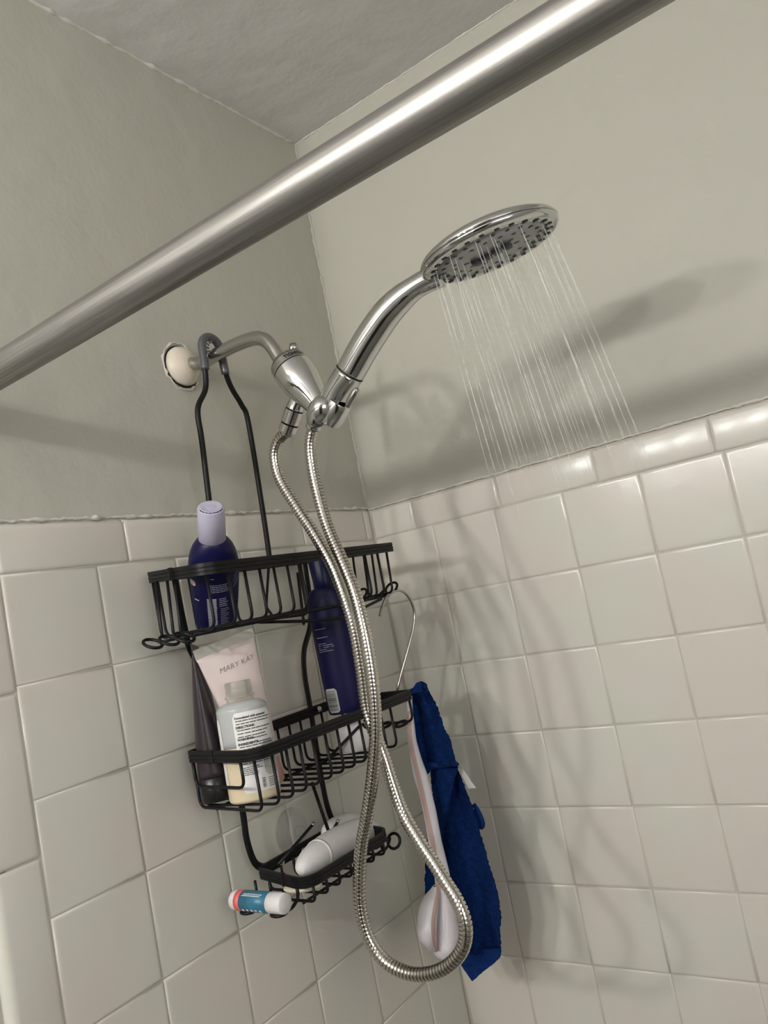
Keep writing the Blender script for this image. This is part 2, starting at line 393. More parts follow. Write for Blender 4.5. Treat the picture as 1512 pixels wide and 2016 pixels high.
# cradle around the handset base
HS = lambda u, v, y=-.345: P(u, v, y=y)
hA, hB = HS(634, 826), HS(668, 762)
hz = (hB - hA).normalized()
cradle_c = HS(627, 808, -.352)
xx_, yy_, zz_ = axes(HS(614, 838, -.352), HS(645, 782, -.352))
obj('cradle_shell', lathe(HS(613, 842, -.356), HS(646, 782, -.356), [(0, .003), (.004, .0075), (.010, .0120), (.018, .0145), (.026, .0150), (.034, .0130), (.039, .0085), (.041, .003)], 28), CHROME, div)
fk = MB(); h = .030
prof = []
for k in range(0, 25):
    a = math.radians(-150 + 300 * k / 24); prof.append(a)
ax, ay, az = axes(HS(646, 835), HS(672, 786), side=side_cam)
for rr_, nm in ((1, 'cradle_fork'),):
    vs_, fs_ = [], []
    base = HS(646, 835)
    for t, r in ((0, .0095), (.002, .0125), (.012, .0150), (.028, .0158), (.030, .0150), (.030, .0135), (.001, .0090)):
        for a in prof: vs_.append(base + az * t + ax * (r * math.cos(a)) + ay * (r * math.sin(a)))
    m_ = len(prof)
    for i in range(7):
        j = (i + 1) % 7
        for k in range(m_ - 1): fs_.append((i * m_ + k, i * m_ + k + 1, j * m_ + k + 1, j * m_ + k))
    fk.add(vs_, fs_)
obj('cradle_fork', fk, CHROME, div, sharp=35)

def text_on(txt, size, mapper, name, mt, parent, sx=1, bold=0, align='CENTER', smallcaps=False, shear=0):
    cu = bpy.data.curves.new('t', 'FONT'); cu.body = txt; cu.size = size; cu.align_x = align; cu.align_y = 'CENTER'; cu.resolution_u = 2; cu.offset = bold; cu.shear = shear
    to = bpy.data.objects.new('t', cu); C.objects.link(to); bpy.context.view_layer.update()
    dg = bpy.context.evaluated_depsgraph_get(); me = bpy.data.meshes.new_from_object(to.evaluated_get(dg))
    C.objects.unlink(to); bpy.data.objects.remove(to); bpy.data.curves.remove(cu)
    for v in me.vertices: v.co = mapper(v.co.x * sx, v.co.y)
    me.name = name; me.materials.clear(); me.materials.append(mt)
    o = bpy.data.objects.new(name, me); C.objects.link(o)
    if parent: o.parent = parent; o.matrix_parent_inverse = parent.matrix_world.inverted()
    return o
# "TIGHTEN" around the collar band
def ringmap(x, y):
    a0 = math.radians(38); r = .0229; a = x / r
    u = -dy if (RM.transposed() @ dy).x < 0 else dy
    d_ = dx * math.cos(a + a0) + u * math.sin(a + a0)
    t = .0142 - y
    return dA + dz * t + d_ * (.0232 + .0004)
text_on('TIGHTEN', .0068, ringmap, 'lettering', INK, div, bold=.0002)

# ------------------------------------------------------------------ handheld shower head
hs = thing('handheld_shower', 'chrome handheld shower head with round spray face, water running', 'shower head', HS(650, 800))
hpx = [(640, 822, -.345, .0120), (649, 803, -.345, .0145), (665, 770, -.3445, .0160), (688, 735, -.344, .0168), (712, 692, -.343, .0172), (735, 655, -.342, .0172), (762, 617, -.341, .0165), (790, 588, -.340, .0150), (815, 568, -.339, .0130), (840, 553, -.338, .0128), (868, 541, -.337, .0132)]
hp = [P(u, v, y=y) for u, v, y, r in hpx]; hr = [V((r, 0, 0)) for *_, r in hpx]
hp2 = spline(hp, 8); hr2 = [a.x for a in spline(hr, 8)]
SPL = 24
obj('handle', tube(hp2[SPL:], hr2[SPL:], 32), CHROME, hs)
obj('handle_base', tube(hp2[:SPL + 1], [r + .0004 for r in hr2[:SPL + 1]], 32), CHROME, hs)
obj('seam_gap', tube([hp2[SPL], hp2[SPL] + (hp2[SPL + 1] - hp2[SPL]).normalized() * .0009], hr2[SPL] + .00045, 32), BLKDK, hs)
bq0, bq1 = HS(683, 800, -.3545), HS(704, 764, -.3545)
obj('mode_button', tube([bq0.lerp(bq1, k / 10) for k in range(11)], [.0022 + .0024 * math.sin(math.pi * k / 10) ** .5 for k in range(11)], 14), SATIN, hs)
# disc
nr, fr_ = P(843, 552, y=-.339), P(1094, 414, y=-.331)
dd = (fr_ - nr).normalized(); RAD = (fr_ - nr).length / 2; hc = (fr_ + nr) / 2
sd = dd.cross(V((0, 0, 1))).normalized()           # horizontal, sideways
nn = dd.cross(sd).normalized()
if nn.z > 0: nn = -nn
if sd.y < 0: sd = -sd
ROLL = math.radians(8)
nn2 = (nn * math.cos(ROLL) + sd * math.sin(ROLL)).normalized()
nr_ = nn2; hc0 = hc - nn2 * .002
def disc(p, name, mt, **k): return obj(name, lathe(hc0, hc0 + nn2, p, 72, side=dd), mt, hs, **k)
disc([(-.0165, .004), (-.016, RAD * .35), (-.0135, RAD * .62), (-.009, RAD * .84), (-.004, RAD * .965), (.0005, RAD), (.0012, RAD - .0004)], 'back_shell', CHROME)
disc([(.0005, RAD - .0012), (.0022, RAD - .0012)], 'seam_gap', BLKDK)
disc([(.0018, RAD - .0006), (.0040, RAD - .0004), (.0065, RAD - .002), (.0082, RAD - .0055), (.0080, RAD - .009)], 'face_rim', CHROME, )
disc([(.0060, RAD - .010), (.0078, RAD - .0090), (.0088, RAD * .55), (.0090, RAD * .2), (.0090, .002)], 'spray_face', FACEM)
# nozzles
fc = hc0 + nn2 * .0082; fx = dd; fy = nn2.cross(dd)
def nozzle(r, a, su, sv, dpt=.0009, mt=NOZZ, rot=True):
    c = fc + fx * (r * math.cos(a)) + fy * (r * math.sin(a))
    ru = fx * math.cos(a) + fy * math.sin(a) if rot else fx; rv = nn2.cross(ru)
    mb = MB(); n = 10; vs_ = []
    for t, s in ((-.001, 1), (dpt * .7, 1), (dpt, .8)):
        for k in range(n):
            an = 2 * math.pi * k / n; vs_.append(c + nn2 * t + ru * (su * s * math.cos(an)) + rv * (sv * s * math.sin(an)))
    fs_ = [(i * n + k, i * n + (k + 1) % n, (i + 1) * n + (k + 1) % n, (i + 1) * n + k) for i in range(2) for k in range(n)] + [tuple(2 * n + k for k in range(n))]
    obj('nozzle', mb.add(vs_, fs_), mt, hs); return c + nn2 * dpt
tips = []
for k in range(26): nozzle(RAD * .84, 2 * math.pi * (k + .5) / 26, .0036, .0026, .0007)
for k in range(22): tips.append(nozzle(RAD * .70, 2 * math.pi * k / 22, .0026, .0021))
for k in range(16): tips.append(nozzle(RAD * .53, 2 * math.pi * (k + .4) / 16, .0027, .0024))
for k in range(10):
    if k % 5 in (0, 1, 4): tips.append(nozzle(RAD * .36, 2 * math.pi * (k + .5) / 10, .0036, .0030))
for k, (dxx, dyy) in enumerate(((-.0175, 0), (-.0060, 0), (.0055, 0), (.0170, 0))):
    c = fc + fx * dxx + fy * dyy; mb = MB(); pr = []
    for q in range(16):
        an = 2 * math.pi * q / 16; ca, sa = math.cos(an), math.sin(an); e = .45
        pr.append((abs(ca) ** e * math.copysign(1, ca) * .0044, abs(sa) ** e * math.copysign(1, sa) * .0085))
    vs_ = [c + nn2 * t + fx * a * s + fy * b * s for t, s in ((0, 1), (.0034, .95), (.0040, .85)) for a, b in pr]
    fs_ = [(i * 16 + q, i * 16 + (q + 1) % 16, (i + 1) * 16 + (q + 1) % 16, (i + 1) * 16 + q) for i in range(2) for q in range(16)] + [tuple(32 + q for q in range(16))]
    obj('center_jet', mb.add(vs_, fs_), NOZZ, hs)
# water
wm = MB(); rnd = random.Random(11)
allt = tips + [fc + fx * (RAD * .84 * math.cos(a)) + fy * (RAD * .84 * math.sin(a)) for a in [2 * math.pi * k / 26 for k in range(26)]]
for i, t0 in enumerate(allt):
    if i % 5 in (1, 3): continue
    off = t0 - fc; off = off - nn2 * off.dot(nn2)
    v0 = (nn2 + off * (1.1)).normalized() * 2.4 + V((rnd.gauss(0, .012), rnd.gauss(0, .012), 0))
    T = rnd.uniform(.078, .094); pts = []; rr = []; n = 44
    for k in range(n + 1):
        t = T * k / n; pts.append(t0 + nn2 * -.001 + v0 * t + V((0, 0, -4.9)) * t * t)
        q = k / n; rr.append((.00042 + .00028 * math.sin(k * 1.9 + i) * q) * (1 if q < .75 else max(.12, 1 - (q - .75) / .26)))
    tube(pts, rr, 5, mb=wm)
tag(obj('water_spray', wm, WATER), 'fine clear water streams falling from the spray face', 'water', kind='stuff')

# ------------------------------------------------------------------ hose
s1 = [(565, 850, -.342), (548, 868, -.342), (541, 900, -.342), (552, 945, -.342), (585, 1000, -.343), (621, 1055, -.344), (655, 1115, -.345), (680, 1180, -.346), (698, 1240, -.347), (712, 1320, -.348), (722, 1397, -.350), (736, 1440, -.352), (754, 1485, -.354), (774, 1548, -.357), (794, 1602, -.360), (828, 1660, -.364), (854, 1699, -.367), (879, 1739, -.370), (900, 1773, -.373), (914, 1808, -.376), (917, 1843, -.379), (907, 1875, -.382), (881, 1902, -.384), (842, 1917, -.386), (800, 1915, -.388)]
s2 = [(757, 1892, -.389), (727, 1850, -.389), (711, 1797, -.388), (707, 1739, -.387), (711, 1669, -.385), (722, 1608, -.383), (732, 1540, -.381), (739, 1460, -.379), (738, 1390, -.377), (731, 1320, -.374), (717, 1240, -.370), (698, 1165, -.365), (672, 1100, -.360), (646, 1040, -.355), (628, 980, -.352), (615, 920, -.350), (611, 875, -.350), (618, 838, -.350)]
hpts = resample(spline([P(u, v, y=y) for u, v, y in s1 + s2], 10), .00043)
PIT = .0041; cum = [0]
for a_, b_ in zip(hpts, hpts[1:]): cum.append(cum[-1] + (b_ - a_).length)
NR = int(cum[-1] / PIT); hq = []; hrad = []; jj = 0
for k in range(NR):
    for f_, r_ in ((0, .0056), (.17, .0056), (.22, .00695), (.58, .00712), (.97, .00695)):
        t_ = (k + f_) * cum[-1] / NR
        while jj < len(cum) - 2 and cum[jj + 1] < t_: jj += 1
        hq.append(hpts[jj].lerp(hpts[jj + 1], (t_ - cum[jj]) / (cum[jj + 1] - cum[jj]))); hrad.append(r_)
hose = thing('shower_hose', 'ribbed metal shower hose hanging in a long loop', 'hose', hpts[0])
obj('spiral_tube', tube(hq, hrad, 20), HOSEM, hose, sharp=38)
obj('hose_nut', lathe(hpts[4], hpts[0] + (hpts[0] - hpts[8]), [(0, .0075), (.001, .0088), (.008, .0088)], 24), CHROME, hose)
e1 = hpts[-1]; e2 = e1 + (hpts[-1] - hpts[-12]).normalized() * .01
obj('hose_nut', lathe(hpts[-14], e2, [(0, .0078), (.002, .0092), (.014, .0098)], 24), CHROME, hose)

# ------------------------------------------------------------------ caddy
cad = thing('shower_caddy', 'black wire three-tier shower caddy hanging from the shower arm', 'caddy', (.045, YA, .26))
RIMP = [(-.0016, -.0062), (.0016, -.0062), (.0016, -.0036), (.0011, -.0031), (.0011, -.0026), (.0018, -.0021), (.0018, .0006), (.0011, .0011), (.0011, .0016), (.0016, .0021), (.0016, .0062), (-.0016, .0062),
        (-.0016, .0021), (-.0011, .0016), (-.0011, .0011), (-.0018, .0006), (-.0018, -.0021), (-.0011, -.0026), (-.0011, -.0031), (-.0016, -.0036)]
def rim(corners, r, name='rim'):
    pts = fillet(corners, r, 8, closed=True)
    o = obj(name, strip(pts, RIMP, closed=True), BLACK, cad, sharp=35); return pts
def seam(c, d, par=None):
    d = V(d).normalized(); R = Matrix((d, V((-d.y, d.x, 0)), V((0, 0, 1)))).transposed()
    obj('rim_joint', box(c, (.0022, .0048, .0136), R=R), BLKDK, cad, smooth=False)
def wire(pts, r=.0017, fr=.008, closed=False, name='wire', n=8, m=BLACK):
    return obj(name, tube(fillet(pts, fr, 5, closed), r, n, closed), m, cad)
def lerpy(a, b, y):
    t = (y - a[1]) / (b[1] - a[1]); return V(a).lerp(V(b), t)
# --- upper basket
hz_ = .0062
A = dict(BL=(.022, -.480, -.016 - hz_), FL=(.142, -.508, -.0255 - hz_), FR=(.142, -.162, -.0245 - hz_), BR=(.022, -.166, -.016 - hz_))
rim([A['BL'], A['FL'], A['FR'], A['BR']], [.004, .032, .006, .006])
seam((.079, -.4962, -.0205 - hz_), (.97, -.22, 0))
ZB = -.0915
def uwire(y, bk, ft, zb, xin_f=.139, xin_b=.024, fr=.010, x0=None, x1=None, yb=None):
    yb = y if yb is None else yb
    zf = ft[2] - .004; zk = bk[2] - .004; x0 = xin_b if x0 is None else x0; x1 = xin_f if x1 is None else x1
    wire([(x1, y, zf), (x1, y, zb), (x0, yb, zb), (x0, yb, zk)], fr=fr)
for i in range(7):
    y = -.4930 + .0228 * i
    x1 = .139 - (.012 if i == 0 else .002 if i == 1 else 0)
    uwire(y + (.002 if i == 0 else 0), A['BL'], A['FL'], ZB, x1=x1, yb=max(y, -.477))
for y in (-.2270, -.1985): uwire(y, A['BR'], A['FR'], ZB)
# right end wires
for x in (.0737, .0928, .107): wire([(x, -.166, -.030), (x, -.172, ZB), (x, -.199, ZB)], fr=.008)
wire([(.139, -.176, -.030), (.139, -.180, ZB), (.024, -.180, ZB), (.024, -.172, -.024)])
# lengthwise wires with the opening loop
wire([(.100, -.497, ZB - .003), (.100, -.315, ZB - .003), (.126, -.290, ZB - .003), (.126, -.172, ZB - .003)], r=.0022, fr=.015)
wire([(.055, -.490, ZB - .003), (.055, -.345, ZB - .003)], r=.0022)
wire([(.133, -.352, -.034), (.133, -.352, ZB - .006), (.066, -.350, ZB - .003), (.060, -.300, ZB - .003)], fr=.008)
wire([(.066, -.366, ZB - .004), (.110, -.330, ZB - .014), (.132, -.290, ZB - .020), (.132, -.200, ZB - .006)], r=.0020, fr=.02)
wire([P(586, 1127, x=.05), P(598, 1226, x=.05), P(598, 1229, x=.03)], r=.0020, fr=.003, name='prong')
wire([P(529, 1114, x=.03), P(524, 1195, x=.03), P(536, 1212, x=.05)], r=.0018, fr=.006)
for x in (.043, .062, .0745):
    wire([(x, -.488, -.029), (x - .0025, -.490, ZB), (x - .0025, -.47, ZB)], fr=.005)
def ring(c, rx, ry, ax=(0, 1, 0), bx=(1, 0, 0), r=.0018, tail=None):
    c = V(c); ax = V(ax).normalized(); bx = V(bx).normalized(); pts = []
    for k in range(20):
        a = 2 * math.pi * k / 20; pts.append(c + ax * (rx * math.cos(a)) + bx * (ry * math.sin(a)))
    obj('hook_ring', tube(pts, r, 8, closed=True), BLACK, cad)
    if tail: wire(tail, r=r, fr=.004)
for x in (.028, .060, .088):
    yy = -.494 - .10 * (x - .028)
    ring((x, yy, ZB - .004), .0095, .0115, (0, 1, .05), (1, 0, -.55)); wire([(x + .008, yy + .008, ZB - .004), (x + .014, yy + .03, ZB - .004), (x + .03, yy + .05, ZB - .003)], fr=.004)
for x in (.075, .128):
    ring((x, -.1655, ZB + .006), .008, .010, (0, .5, .8), (1, 0, .1)); wire([(x - .02, -.175, ZB - .002), (x - .009, -.168, ZB + .006)], fr=.002)
# --- middle basket
B = dict(BL=(.022, -.467, -.220 - hz_), FL=(.142, -.486, -.220 - hz_), FR=(.142, -.186, -.2215 - hz_), BR=(.022, -.190, -.220 - hz_))
rim([B['BL'], B['FL'], B['FR'], B['BR']], [.006, .026, .010, .006])
seam((.072, -.4749, -.220 - hz_), (.985, -.156, 0))
ZM = -.283
for i in range(12):
    y = -.4780 + .0219 * i
    if 8 <= i <= 9: uwire(y, B['BR'], B['FR'], ZM); continue
    uwire(y, B['BL'], B['FL'], ZM, x1=.139 - (.004 if i == 0 else 0), yb=max(y, -.463))
wire([(.118, -.481, -.230), (.118, -.481, -.2585), (.030, -.469, -.2585), (.030, -.469, -.230)], fr=.010)
wire([(.139, -.192, -.233), (.139, -.192, -.262), (.024, -.194, -.262), (.024, -.194, -.233)], fr=.010)
wire([(.045, -.460, ZM - .003), (.045, -.200, ZM - .003)], r=.0020)
wire([P(637, 1503, x=.07), P(705, 1432, x=.10), P(714, 1425, x=.11), P(720, 1432, x=.12)], r=.0020, fr=.004, name='prong')
for x in (.085, .112): ring((x, -.183, -.2660), .009, .008, (0, 1, .2), (1, 0, 0), r=.0021)
wire([P(614, 1540, x=.05), P(648, 1640, x=.07)], r=.0021, name='prong')
# --- soap dish
D = dict(BL=(.022, -.394, -.375 - hz_), FL=(.118, -.420, -.375 - hz_), FR=(.120, -.262, -.376 - hz_), BR=(.022, -.238, -.375 - hz_))
rim([D['BL'], D['FL'], D['FR'], D['BR']], [.006, .028, .020, .010])
seam((.075, -.4085, -.375 - hz_), (.965, -.26, 0))
ZD = -.404
for i in range(7):
    y = -.4060 + .0222 * i; uwire(y, D['BL'], D['FL'], ZD, x1=.115, x0=.026, fr=.007)
wire([(.045, -.405, ZD - .003), (.045, -.25, ZD - .003)]); wire([(.095, -.405, ZD - .003), (.095, -.25, ZD - .003)])
wire([P(548, 1702, x=.075), P(617, 1622, x=.075)], r=.0019, name='prong'); wire([P(636, 1668, x=.05), P(666, 1616, x=.075)], r=.0019, name='prong')
for a, b in ((P(614.5, 1625, x=.075), P(618, 1620, x=.075)), (P(664, 1619, x=.075), P(667, 1614, x=.0755)), (P(646, 1634, x=.0695), P(649, 1643, x=.0705))):
    obj('prong_tip', tube([a, b], .0020, 8), STEEL, cad)
for u, v, xq in ((555, 1697, .027), (597, 1675, .027), (630, 1653, .027), (628, 1396, .027)):
    obj('screw', ball(P(u, v, x=xq), .0038, 14, 10), CHROME, cad)
# hook rings under the dish's ends
def hookring(x, y0, y1, z0, zb):
    wire([(x, y0, z0), (x, y0, zb + .006), (x, y0 - .012, zb), (x, y1, zb + .001)], r=.0019, fr=.008)
    ring((x - .004, y1 - .006, zb + .0015), .0075, .009, (0, 1, 0), (1, 0, 0), r=.0019)
hookring(.052, -.4085, -.436, -.386, -.4035); hookring(.098, -.4135, -.436, -.386, -.4035)
for x, q in ((.105, 0), (.075, .01)):
    wire([(x, -.268, -.388), (x, -.262, -.405), (x, -.250, -.401), (x, -.244, -.394)], fr=.005); ring((x + .004, -.243, -.3985), .009, .009, (0, .35, .94), (1, .1, 0), r=.0019)
# --- frame bars
BAR = [(.0042 * math.cos(2 * math.pi * k / 10), .0022 * math.sin(2 * math.pi * k / 10)) for k in range(10)]
def bar(yz, x=.020, wd=.0046, name='frame_bar'):
    pts = resample(spline([(x, y, z) for y, z in yz], 8), .004)
    return obj(name, tube(pts, wd, 12, up=(1, 0, 0), rb=.0022), BLACK, cad)
bar([(-.4405, -.020), (-.4385, -.085), (-.434, -.115), (-.412, -.150), (-.402, -.180), (-.3995, -.230), (-.3993, -.31), (-.4006, -.340), (-.396, -.366), (-.386, -.378), (-.370, -.382)], .0185)
bar([(-.2060, -.020), (-.2110, -.085), (-.221, -.116), (-.2420, -.146), (-.2495, -.178), (-.2505, -.220), (-.2535, -.29), (-.254, -.340), (-.250, -.366), (-.244, -.380)], .0185)
def upx(z): return .022 + .023 * max(0, min(1, (z + .02) / .26))
def up(pxs):
    out = []
    for u, v in pxs:
        x = .045
        for _ in range(4): x = upx(P(u, v, x=x).z)
        out.append(P(u, v, x=x))
    return out
lft = up([(427, 1118), (411, 981), (397, 865), (390, 822), (391, 797), (405, 763)]); rgt = up([(532, 1108), (516, 997), (489, 832), (476, 798), (455, 762)])
arc = [V((.047, YA + .0160 * math.cos(a), .2600 + .0165 * math.sin(a))) for a in [math.pi - math.pi * k / 10 for k in range(11)]]
la = V((.047, YA - .0170, .2400)); ra = V((.047, YA + .0170, .2350))
path = lft + [la] + arc + [ra] + rgt[::-1]
obj('hanging_wire', tube(resample(spline(path, 6), .004), .0036, 12), BLACK, cad)
sl = resample(spline([V((.0465, YA - .0175, .2305)), la] + arc + [ra, V((.0465, YA + .0180, .2290))], 6), .003)
obj('vinyl_sleeve', tube(sl, .0056, 14), SLEEVE, cad)
obj('sleeve_teeth', (lambda m: [tube([V((.0515, YA + .0093 * math.cos(a), .2575 + .0093 * math.sin(a))), V((.0515, YA + .0125 * math.cos(a), .2585 + .0125 * math.sin(a)))], .0011, 6, mb=m) for a in [math.radians(q) for q in (100, 125, 150, 175, 200, 225)]] and m)(MB()), SLEEVE, cad)
# suction cup (a part of the caddy)
sc = V((.0012, -.3090, -.3635))
cup = obj('suction_cup', lathe(sc, sc + V((1, 0, 0)), [(0, .0285), (.0012, .0283), (.003, .024), (.0055, .015), (.0075, .0075), (.0095, .0060)], 36), SUCT, cad)
obj('cup_knob', lathe(sc + V((.0095, 0, 0)), sc + V((1, 0, 0)), [(0, .0045), (.002, .0066), (.008, .0066), (.010, .0050), (.0105, .003)], 24), SUCT, cup)

# ------------------------------------------------------------------ bottles and tubes
def horiz_cam(p): d = CAM - V(p); d.z = 0; return d.normalized()
class Surf:
    """body along a..b with sections (t, rx, ry, e) and side dir; angle 0 faces 'front'"""
    def __init__(s, a, b, secs, front, flat=None):
        s.a = V(a); s.z = (V(b) - V(a)).normalized(); s.secs = secs
        f = V(front); s.f = (f - s.z * f.dot(s.z)).normalized(); s.s = s.z.cross(s.f)     # s.s points to the viewer's right
        if (RM.transposed() @ s.s).x < 0: s.s = -s.s
    def at(s, th, t, off=0):
        q = s.secs; i = 0
        while i < len(q) - 2 and q[i + 1][0] < t: i += 1
        k = max(0, min(1, (t - q[i][0]) / max(q[i + 1][0] - q[i][0], 1e-9)))
        rx = q[i][1] + (q[i + 1][1] - q[i][1]) * k; ry = q[i][2] + (q[i + 1][2] - q[i][2]) * k
        return s.a + s.z * t + s.s * ((rx + off) * math.sin(th)) + s.f * ((ry + off) * math.cos(th))
    def build(s, n=40, secs=None):
        mb = MB(); q = secs or s.secs; vs_ = []; fs_ = []
        for t, rx, ry in [c[:3] for c in q]:
            for k in range(n):
                th = 2 * math.pi * k / n; vs_.append(s.a + s.z * t + s.s * (rx * math.sin(th)) + s.f * (ry * math.cos(th)))
        for i in range(len(q) - 1):
            for k in range(n): l = (k + 1) % n; fs_.append((i * n + k, i * n + l, (i + 1) * n + l, (i + 1) * n + k))
        fs_ += [tuple(range(n - 1, -1, -1)), tuple((len(q) - 1) * n + k for k in range(n))]
        return mb.add(vs_, fs_)
    def patch(s, th0, th1, t0, t1, off=.0003, n=8, m=2, mb=None, rcorner=0):
        mb = mb or MB(); vs_ = []; fs_ = []
        for j in range(m + 1):
            t = t0 + (t1 - t0) * j / m
            ins = 0
            if rcorner:
                e = min(t - t0, t1 - t) if t1 > t0 else 0
                if e < rcorner: ins = rcorner - math.sqrt(max(0, rcorner ** 2 - (rcorner - e) ** 2))
            dth = ins / max(s.secs[len(s.secs) // 2][1], .005)
            for i in range(n + 1): vs_.append(s.at(th0 + dth + (th1 - th0 - 2 * dth) * i / n, t, off))
        for j in range(m):
            for i in range(n): a = j * (n + 1) + i; fs_.append((a, a + 1, a + n + 2, a + n + 1))
        return mb.add(vs_, fs_)
def lines(S, th0, th1, t0, t1, rows, h, seed_, off=.0004, mb=None, breaks=True, ragged_=.25, fill=.86):
    mb = mb or MB(); rnd = random.Random(seed_)
    for i in range(rows):
        t = t0 + (t1 - t0) * i / max(rows - 1, 1); th = th0; end = th1 - (th1 - th0) * rnd.random() * ragged_
        while th < end:
            w_ = (th1 - th0) * rnd.uniform(.05, .16) if breaks else end - th
            S.patch(th, min(th + w_, end), t - h / 2, t + h / 2, off, n=2, m=1, mb=mb); th += w_ * (1 / fill)
    return mb
def smooth_secs(q, n=5):
    p = spline([V(c[:3]) for c in q], n); return [(a.x, a.y, a.z) for a in p]

# navy bottle standing in the upper basket
b1 = P(426, 1222, x=.052); t1 = P(415, 996, x=.136); LB = (t1 - b1).length - .0400
fd = horiz_cam(b1) + V((.12, -.1, 0))
S1 = Surf(b1, t1, smooth_secs([(t * LB / .110, a_, b_) for t, a_, b_ in [(0, .021, .017), (.0015, .0235, .0185), (.012, .0246, .0193), (.045, .0268, .0210), (.070, .0276, .0218), (.086, .0266, .0216), (.099, .0225, .0195), (.108, .0160, .0160), (.110, .0125, .0125)]]), fd)
bo = thing('shampoo_bottle', 'navy blue bottle with lavender disc cap in the upper basket', 'bottle', b1)
obj('bottle_body', S1.build(44), BLUEB, bo)
cz = (t1 - b1).normalized(); cb = b1 + cz * (LB - .0045); CL = .0430
cap1 = obj('cap', lathe(cb, cb + cz, [(0, .0142), (.0004, .0149), (CL - .0015, .0144), (CL - .0004, .0139), (CL, .0132)], 40, side=fd), LAV, bo)
obj('cap_disc', lathe(cb, cb + cz, [(CL - .001, .0126), (CL + .0006, .0124), (CL + .0010, .0116), (CL + .0002, .0090), (CL - .0002, .0030)], 40, side=fd), LAV, cap1)
obj('blue_residue', tube([cb + cz * (CL + .0003) + S1.f * (.0128 * math.cos(a)) + S1.s * (.0128 * math.sin(a)) for a in [math.radians(-65 + 5 * k) for k in range(27)]], [.0002 + .0004 * abs(math.sin(k * .9)) for k in range(27)], 6), BLUEB, cap1)
dg_ = MB()
KB = LB / .110
lines(S1, -.25, .75, .0635 * KB, .0545 * KB, 5, .0006, 3, mb=dg_)
lines(S1, -.35, .05, .0450 * KB, .0050 * KB, 22, .0012, 5, mb=dg_, breaks=False, ragged_=.05)
lines(S1, .15, .62, .0450 * KB, .0350 * KB, 5, .0008, 6, mb=dg_, ragged_=.5); lines(S1, .20, .62, .0310 * KB, .0080 * KB, 10, .0006, 7, mb=dg_, ragged_=.4)
S1.patch(-.98, -.72, .0405 * KB, .0420 * KB, .0004, 3, 1, mb=dg_); S1.patch(-.15, -.02, .0715 * KB, .0722 * KB, .0004, 3, 1, mb=dg_)
for k, (a, b_, t) in enumerate(((.85, 1.35, .0685), (.80, 1.3, .0640), (.85, 1.35, .0600), (.8, 1.3, .0560))):
    mbv = [S1.at(a + (b_ - a) * i / 8, t * KB + .008 * (i / 8), .0004) for i in range(9)] + [S1.at(a + (b_ - a) * i / 8, t * KB + .0006 + .008 * (i / 8), .0004) for i in range(9)]
    dg_.add(mbv, [(i, i + 1, i + 10, i + 9) for i in range(8)])
obj('printed_text', dg_, GREYPR, bo, smooth=False)
obj('printed_badge', S1.patch(-1.22, -.83, .0590 * KB, .0660 * KB, .0004, 8, 8, rcorner=.003), PINKT, bo)

# navy bottle reaching from the middle basket through the upper one
b2 = P(688, 1399, x=.082); t2 = P(629, 1102, x=.082)
fd2 = horiz_cam(b2); H2 = (t2 - b2).length
S2 = Surf(b2, t2, smooth_secs([(0, .024, .018), (.002, .0262, .0195), (.02, .0272, .0200), (.08, .0278, .0205), (H2 - .065, .0280, .0210), (H2 - .050, .0262, .0200), (H2 - .040, .0215, .018), (H2 - .036, .0135, .0135)]), fd2)
bo2 = thing('conditioner_bottle', 'tall navy blue bottle with navy cap leaning behind the ribbed hose', 'bottle', b2)
obj('bottle_body', S2.build(44), BLUEB, bo2)
z2 = (t2 - b2).normalized(); c2 = b2 + z2 * (H2 - .040)
obj('cap', lathe(c2, c2 + z2, [(0, .0140), (.001, .0148), (.012, .0146), (.038, .0158), (.040, .0150)], 32), BLUEB2, bo2)
dg_ = lines(S2, -.95, -.15, H2 - .078, H2 - .100, 3, .0006, 21, breaks=False, ragged_=.35)
lines(S2, -.95, -.1, H2 - .108, H2 - .118, 5, .0005, 22, mb=dg_, breaks=False, ragged_=.45)
obj('printed_text', dg_, GREYPR, bo2, smooth=False)
obj('barcode_label', S2.patch(-1.15, -.42, .003, .034, .0004, 10, 10, rcorner=.003), PAPERG, bo2)
bm_ = MB(); rnd = random.Random(8)
tt = .0055
while tt < .031:
    hh = rnd.choice((.0004, .0007, .0011)); S2.patch(-1.10, -.50, tt, tt + hh, .0006, 8, 1, mb=bm_); tt += hh + rnd.choice((.0005, .0008, .0010))
obj('barcode', bm_, INK, bo2, smooth=False)
# white container under it
wc = P(700, 1412, x=.082); wc.z = -.2595
wbt = thing('white_container', 'white rounded plastic container under the tall navy bottle in the middle basket', 'container', (wc.x, wc.y, -.281))
SW = Surf((wc.x, wc.y, -.2810), (wc.x, wc.y, -.24), smooth_secs([(0, .030, .022), (.001, .033, .025), (.008, .0345, .0265), (.026, .0340, .026), (.033, .031, .023), (.0345, .027, .019)]), V((1, -.2, 0)))
obj('body', SW.build(40), SOAPW, wbt)

